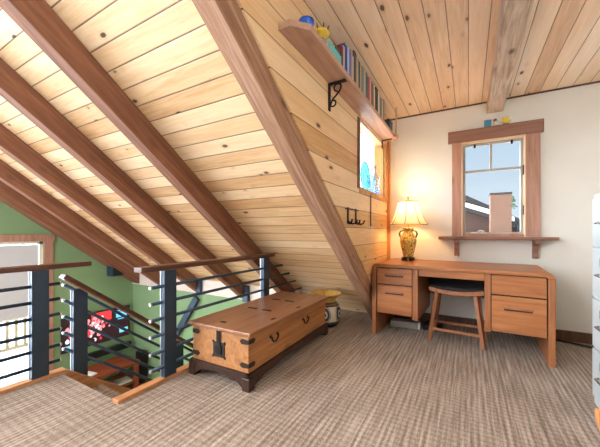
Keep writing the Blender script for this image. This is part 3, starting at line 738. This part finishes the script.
# ------------------------------------------------------------------ railings
BZ = [.68, .565, .45, .335, .215, .10]
def post(parent, y, x=0, z0=.02, z1=.79, w=.10):
    p = MB().box(x - .012, x + .026, y - w / 2, y + w / 2, z0, z1, .002).build('post', 'steel', parent)
    fl = MB().box(x - .022, x - .0125, y - w / 2 - .004, y - w / 2 + .03, z0, z1, .001).build('post_flange', 'bright', p)
    return p
def bar_end(b_, y, z, sg):
    MB().tube([(.006, y, z), (.006, y + sg * .012, z)], .0115, 12).build('bar_end_cap', 'bright', b_)
r1 = thing('railing', 'dark steel railing with brown handrail beside the chest, running into the roof', 'railing', (-1.92, 0, 0))
MB().box(-.045, .045, 1.18, 2.73, .795, .832, .006).build('handrail', 'handrail', r1)
for y in (1.415, 2.60): post(r1, y)
for z in BZ:
    bar_end(MB().tube([(.006, 1.275, z), (.006, min((2.925 - z) / S - .02, 3.7), z)], .0125, 12).build('bar', 'steel', r1), 1.275, z, -1)
r2 = thing('railing', 'dark steel railing with brown handrail in front of the glass door', 'railing', (-2.705, 0, 0))
MB().box(-.045, .045, -.65, 1.255, .795, .832, .006).build('handrail', 'handrail', r2)
for y in (.93, -.45): post(r2, y)
for z in BZ: bar_end(MB().tube([(.006, -.65, z), (.006, 1.05, z)], .0125, 12).build('bar', 'steel', r2), 1.05, z, 1)
K = .77
r3 = thing('stair_railing', 'dark steel railing with sloping brown handrail going down the stair', 'railing', (-2.73, 1.10, 0))
hz = lambda y: .735 - K * y
MB().bar((0, -.02, hz(-.02) - .02), (0, 1.45, hz(1.45) - .02), .09, .036, .006).build('handrail', 'handrail', r3)
MB().bar((.032, -.02, hz(-.02) - .045), (.032, 1.45, hz(1.45) - .045), .025, .012, .002).build('handrail_strip', 'trim_h', r3)
for y, zb in ((.095, -.24), (1.03, -1.0)):
    post(r3, y, 0, zb, hz(y) - .045)
for z in (.66, .54, .415, .29, .165):
    zz = z - .0
    bar_end(MB().tube([(.006, -.01, zz), (.006, 1.42, zz - K * 1.43)], .0125, 12).build('bar', 'steel', r3), -.01, zz, -1)

# staircase
sc_ = thing('staircase', 'carpeted stair with wooden stringers going down beside the railings', 'staircase', (0, SY, 0))
RI, RU = .1944, .2525
for k in range(1, 9):
    z = -RI * k; ya = RU * (k - 1)
    MB().box(SX0 + .002, SX1 - .022, ya + .001, ya + RU + .02, z - .035, z, .006).build('tread', 'carpet', sc_)
    MB().box(SX0 + .002, SX1 - .022, ya - .012 + RU, ya + RU, z - RI + .001, z - .036).build('riser', 'carpet', sc_)
for x0, x1 in ((SX0 - .038, SX0), ):
    MB().prism([(.03, .02), (2.30, .02 - K * 2.27), (2.30, LF), (2.0, LF), (.03, -.26)], 0, x0, x1, .004).build('stringer', 'curb', sc_)

# ------------------------------------------------------------------ lower room
d1 = bpy.data.objects.new('door_1', None); COL.objects.link(d1); struct(d1)
c = MB().box(XG, XG + .025, DY1 - .005, DY1 + .115, LF, DZ1 + .1, .004).box(XG, XG + .028, DY0 - .1, DY1 + .14, DZ1 - .005, DZ1 + .1, .004).build('casing', 'trim', d1)
MB().box(XG - .1, XG - .02, DY1 - .05, DY1 - .004, LF, DZ1).box(XG - .1, XG - .02, DY0, DY0 + .06, LF, DZ1).box(XG - .1, XG - .02, DY0, DY1, DZ1 - .05, DZ1 - .005).build('frame', 'cream', d1)
MB().box(XG - .065, XG - .055, DY0, DY1, LF + .01, DZ1 - .01).build('glass_pane', 'glass', d1)
MB().box(XG - .045, XG - .042, DY0 + .05, DY1 - .055, -.22, DZ1 - .055).build('roller_shade', 'rollershade', d1)
MB().box(XG - .052, XG - .036, DY0 + .05, DY1 - .055, -.245, -.22, .004).build('shade_bar', 'cream', d1)
# balcony outside
struct(MB().box(-8.2, XG - .15, -1.5, 4.0, LF - .15, LF - .05).build('floor_balcony', 'snow'))
br_ = thing('balcony_railing', 'brown wooden balcony railing outside the glass door', 'railing', (-7.1, 1.6, LF - .05))
MB().box(-.07, .07, -1.6, 1.5, 1.33, 1.42, .006).build('top_rail', 'balc', br_); MB().box(-.03, .03, -1.6, 1.5, .76, .82, .004).build('bottom_rail', 'balc', br_)
for k in range(26): MB().box(-.02, .02, -1.55 + k * .12, -1.51 + k * .12, .82, 1.33).build('baluster', 'balc', br_)
for y in (-1.5, 1.42): MB().box(-.05, .05, y - .05, y + .05, 0, 1.33, .004).build('post', 'balc', br_)

tv = thing('television', 'wall mounted flat television showing a red and white picture on the green wall', 'television', (XG, 2.84, -.65), 0)
MB().box(.03, .065, -.565, .565, -.29, .29, .006).build('case', 'blackp', tv)
MB().box(0, .03, -.2, .2, -.15, .15).build('wall_mount', 'blackp', tv)
sc = MB()
def quad(y0_, y1_, z0_, z1_, mi, x=.0662, tilt=0):
    sc.mi = mi; sc.prism([(y0_, z0_), (y1_, z0_ + tilt), (y1_ + .0, z1_ + tilt), (y0_, z1_)], 0, .0655, x)
quad(-.55, .55, -.275, .275, 0)
quad(-.12, .22, .1, .27, 1, .0666)
random.seed(11)
for k in range(80):
    cy_, cz_ = random.gauss(-.16, .19), random.gauss(-.0, .10)
    cy_ = max(-.48, min(.18, cy_)); cz_ = max(-.2, min(.17, cz_)); r_ = random.uniform(.014, .042)
    sc.mi = random.choice([1, 1, 2, 2, 2, 3, 3, 0]); pts = [(cy_ + r_ * random.uniform(.6, 1.2) * math.cos(a_), cz_ + r_ * 1.3 * random.uniform(.6, 1.2) * math.sin(a_)) for a_ in [j * PI / 4 for j in range(8)]]
    sc.prism(pts, 0, .0668, .0672 + .0001 * k)
quad(.27, .54, .02, .27, 5, .0667)
quad(.3, .5, .1, .2, 4, .0672); quad(.29, .44, .215, .235, 4, .0672); quad(.33, .52, .06, .075, 4, .0672); quad(.36, .52, -.2, -.12, 4, .0672); quad(-.5, -.36, -.24, -.18, 4, .0672)
sc.build('screen', [M['screen_dark'], M['screen_red'], M['screen_pink'], M['screen_white'], M['screen_cyan'], M['screen_navy']], tv)
t = thing('soundbar', 'black soundbar on the green wall under the television', 'speaker', (XG, 2.85, -1.12))
MB().box(.04, .13, -.45, .55, -.05, .06, .012).build('body', 'blackp', t); MB().box(0, .04, -.1, .1, -.03, .03).build('bracket', 'blackp', t)
t = thing('wall_speaker', 'small blue black speaker box under the rafter on the green wall', 'speaker', (XG, 3.08, .36))
MB().box(.05, .24, -.1, .1, -.1, .1, .006).build('cabinet', 'bluep', t); MB().box(.241, .248, -.08, .08, -.08, .08, .003).build('grille', 'blackp', t); MB().box(0, .05, -.03, .03, -.03, .03).build('bracket', 'blackp', t)
cn = thing('media_console', 'low reddish brown console below the television in the lower room', 'console', (-5.46, 2.80, LF))
MB().box(-.27, .27, -.62, .45, .44, .49, .005).build('top', 'console', cn)
MB().box(-.25, .25, -.58, .42, .12, .15, .004).build('shelf', 'console', cn)
for sx in (-1, 1):
    for y in (-.56, .39): MB().box(sx * .23 - .03, sx * .23 + .03, y - .035, y + .035, 0, .44, .004).build('leg', 'console', cn)
def flat_book(name_, loc, size, rz, mat, label, grp):
    t_ = thing('magazine', label, 'magazine', loc, rz, grp); w, l, h = size
    MB().box(-w, w, -l, l, 0, .003).box(-w, w, -l, l, h - .003, h).box(w - .003, w, -l, l, 0, h).build('cover', mat, t_); MB().box(-w + .003, w - .003, -l + .003, l - .003, .003, h - .003).build('pages', 'pages', t_)
gz = LF + .1505
flat_book('m', (-5.34, 2.72, gz), (.12, .16, .045), .1, 'whitep', 'white magazine at the bottom of the stack on the console shelf', 'magazines on the console shelf')
flat_book('m', (-5.34, 2.72, gz + .046), (.11, .14, .04), .3, 'greyp', 'dark grey magazine on top of the stack on the console shelf', 'magazines on the console shelf')
flat_book('m', (-5.36, 3.02, gz), (.11, .12, .025), -.1, 'whitep', 'pale thin magazine lying alone on the console shelf', 'magazines on the console shelf')
flat_book('m', (-5.36, 2.42, LF + .4905), (.10, .14, .02), .2, 'whitep', 'white magazine lying on top of the reddish console', 'magazines on the console')
t = thing('floor_speaker', 'black floor speaker in the corner beside the media console', 'speaker', (-5.40, 3.40, LF))
MB().box(-.08, .08, -.07, .07, .0, .56, .006).build('cabinet', 'blackp', t); MB().box(.081, .088, -.06, .06, .05, .5, .003).build('grille', 'black', t)

# ------------------------------------------------------------------ file cabinet, rocking chair
fc = thing('filing_cabinet', 'tall white metal filing cabinet at the right with chrome handles', 'cabinet', (.674, 2.335, 0))
MB().box(.012, .70, -.195, .195, .0, 1.305, .004).build('body', 'cab', fc)
for k in range(4):
    z0 = .06 + k * .307
    d = MB().box(-.004, .0115, -.168, .168, z0, z0 + .294, .004).build('drawer', 'cab2', fc)
    MB().tube([(-.005, -.055, z0 + .145), (-.022, -.05, z0 + .14), (-.022, .05, z0 + .14), (-.005, .055, z0 + .145)], .006, 8).build('handle', 'chrome', d)
    MB().box(-.007, -.0042, -.04, .04, z0 + .195, z0 + .245, .001).build('label_holder', 'chrome', d)

rc = thing('rocking_chair', 'wooden rocking chair with its curved runner tip in the bottom right corner', 'chair', (.80, 1.58, 0))
def runner(x):
    pts = []
    for k in range(17):
        y = -.42 + .86 * k / 16; z = .028 + .30 * (y) ** 2 * 1.9 * (1 if y < 0 else 1.25)
        pts.append((x, y, z))
    return pts
for x in (-.235, .235):
    p = runner(x); b = MB()
    b.prism([(q[1], q[2] - .022) for q in p] + [(q[1], q[2] + .026) for q in p[::-1]], 0, x - .017, x + .017, .006).build('runner', 'rocker', rc)
    for y, zt_2 in ((.22, .62), (-.2, .41)):
        MB().tube([(x, y, .045), (x, y, zt_2)], [.016, .02], 12).build('leg', 'rocker', rc)
    MB().bar((x, .27, .63), (x, -.24, .61), .055, .026, .006).build('armrest', 'rocker', rc)
MB().box(-.24, .24, -.24, .26, .39, .43, .012).build('seat', 'rocker', rc)
for x in (-.22, .22): MB().tube([(x, -.22, .43), (x, -.38, 1.05)], .018, 12).build('back_post', 'rocker', rc)
for k in range(5): MB().tube([(-.14 + .07 * k, -.225, .43), (-.14 + .07 * k, -.365, .98)], .009, 8).build('spindle', 'rocker', rc)
MB().bar((-.24, -.37, 1.01), (.24, -.37, 1.01), .03, .09, .008).build('crest_rail', 'rocker', rc)

# ------------------------------------------------------------------ outdoors seen through the windows
struct(MB().box(-60, 60, -60, 70, -4.3, -4.2).build('ground', 'snow'))
nh = thing('neighbour_house', 'dark shingled house with snow on its roof beyond the window', 'house', (0, 10, 0))
def slopeprism(xa, za, xb, zb, th, y0_, y1_, name, mat):
    MB().prism([(xa, za), (xb, zb), (xb, zb - th), (xa, za - th)], 1, y0_, y1_, .008).build(name, mat, nh)
rz_ = lambda x: 2.13 - .56 * (x + .02)          # main roof line
lz_ = lambda x: 1.84 - .38 * (x + .02)          # lower roof in front
slopeprism(-1.2, rz_(-1.2), 2.0, rz_(2.0), .16, .0, 7, 'roof', 'roof')
slopeprism(-1.1, rz_(-1.1) + .05, .2, rz_(.2) + .05, .045, .5, 6.8, 'snow_cover', 'snow')
MB().prism([(-1.1, -4.2), (1.2, -4.2), (1.2, rz_(1.2) - .17), (-1.1, rz_(-1.1) - .17)], 1, .45, 6.5).build('wall', 'nwall', nh)
slopeprism(-1.1, lz_(-1.1), 1.0, lz_(1.0), .12, -.9, .3, 'porch_snow', 'snow')
slopeprism(-1.1, lz_(-1.1) - .125, 1.05, lz_(1.05) - .125, .10, -.95, .3, 'porch_roof', 'roof')
MB().prism([(-1.0, -4.2), (.8, -4.2), (.8, lz_(.8) - .23), (-1.0, lz_(-1.0) - .23)], 1, -.7, .25).build('porch', 'nwall', nh)
ck = thing('chimney', 'tall square brick chimney standing in front of the snowy roof', 'chimney', (.675, 8.75, -4.2))
MB().box(-.215, .215, -.2, .2, 0, 6.17, .01).build('shaft', 'brick', ck); MB().box(-.225, .225, -.21, .21, 6.1705, 6.22, .008).build('cap', 'roof', ck)
tr = thing('conifer', 'small dark conifer far behind the house seen through the window', 'tree', (2.30, 22.5, -4.2))
MB().tube([(0, 0, 0), (0, 0, 7.5)], [.06, .02], 8).build('trunk', 'bark', tr)
cr = MB(); random.seed(5)
for k in range(60):
    z = random.uniform(6.75, 7.5); r_ = (7.55 - z) * .42 + .03; a_ = random.uniform(0, 2 * PI)
    cr.sphere((r_ * math.cos(a_) * random.random(), r_ * math.sin(a_) * random.random(), z), random.uniform(.06, .11), 1.2, 1.2, .6, 8)
cr.build('crown', 'leaf', tr)

# ------------------------------------------------------------------ sky, camera, view
w = bpy.data.worlds.new('sky'); scene.world = w; w.use_nodes = True
nt = w.node_tree; nd = nt.nodes; lk_ = nt.links
bg = nd['Background']; tc = nd.new('ShaderNodeTexCoord'); sp = nd.new('ShaderNodeSeparateXYZ'); lk_.new(tc.outputs['Generated'], sp.inputs[0])
mr = nd.new('ShaderNodeMapRange'); mr.inputs[1].default_value = -.1; mr.inputs[2].default_value = .7; lk_.new(sp.outputs[1], mr.inputs[0])
hz_ = nd.new('ShaderNodeValToRGB'); lk_.new(sp.outputs[2], hz_.inputs[0])
e = hz_.color_ramp.elements; e[0].position = 0; e[0].color = lin('#e9f4fc'); e[1].position = .55; e[1].color = lin('#a9cdf0')
mx = nd.new('ShaderNodeMix'); mx.data_type = 'RGBA'; lk_.new(mr.outputs[0], mx.inputs[0]); mx.inputs[6].default_value = (.95, .975, 1, 1); lk_.new(hz_.outputs[0], mx.inputs[7])
st_ = nd.new('ShaderNodeMapRange'); st_.inputs[1].default_value = -.4; st_.inputs[2].default_value = .6; st_.inputs[3].default_value = 1.4; st_.inputs[4].default_value = .50; lk_.new(sp.outputs[1], st_.inputs[0])
sx_ = nd.new('ShaderNodeMapRange'); sx_.inputs[1].default_value = -.2; sx_.inputs[2].default_value = -.95; sx_.inputs[3].default_value = 0; sx_.inputs[4].default_value = 14.0; lk_.new(sp.outputs[0], sx_.inputs[0])
ad_ = nd.new('ShaderNodeMath'); ad_.operation = 'ADD'; lk_.new(st_.outputs[0], ad_.inputs[0]); lk_.new(sx_.outputs[0], ad_.inputs[1])
lk_.new(mx.outputs[2], bg.inputs[0]); lk_.new(ad_.outputs[0], bg.inputs[1])

cam = bpy.data.cameras.new('camera'); co = bpy.data.objects.new('camera', cam); COL.objects.link(co)
co.location = (0, 0, 1.07); co.rotation_euler = (PI / 2, 0, math.radians(29.65))
cam.sensor_width = 36; cam.sensor_fit = 'HORIZONTAL'; cam.lens = 36 * 296 / 600; cam.shift_y = (232 - 223.5) / 600; cam.clip_start = .02
scene.camera = co
vs = scene.view_settings; vs.view_transform = 'Standard'; vs.look = 'None'; vs.gamma = 1; vs.use_curve_mapping = False; vs.exposure = 1.0
scene.cycles.use_denoising = True
scene.cycles.max_bounces = 10; scene.cycles.diffuse_bounces = 6; scene.cycles.transparent_max_bounces = 12
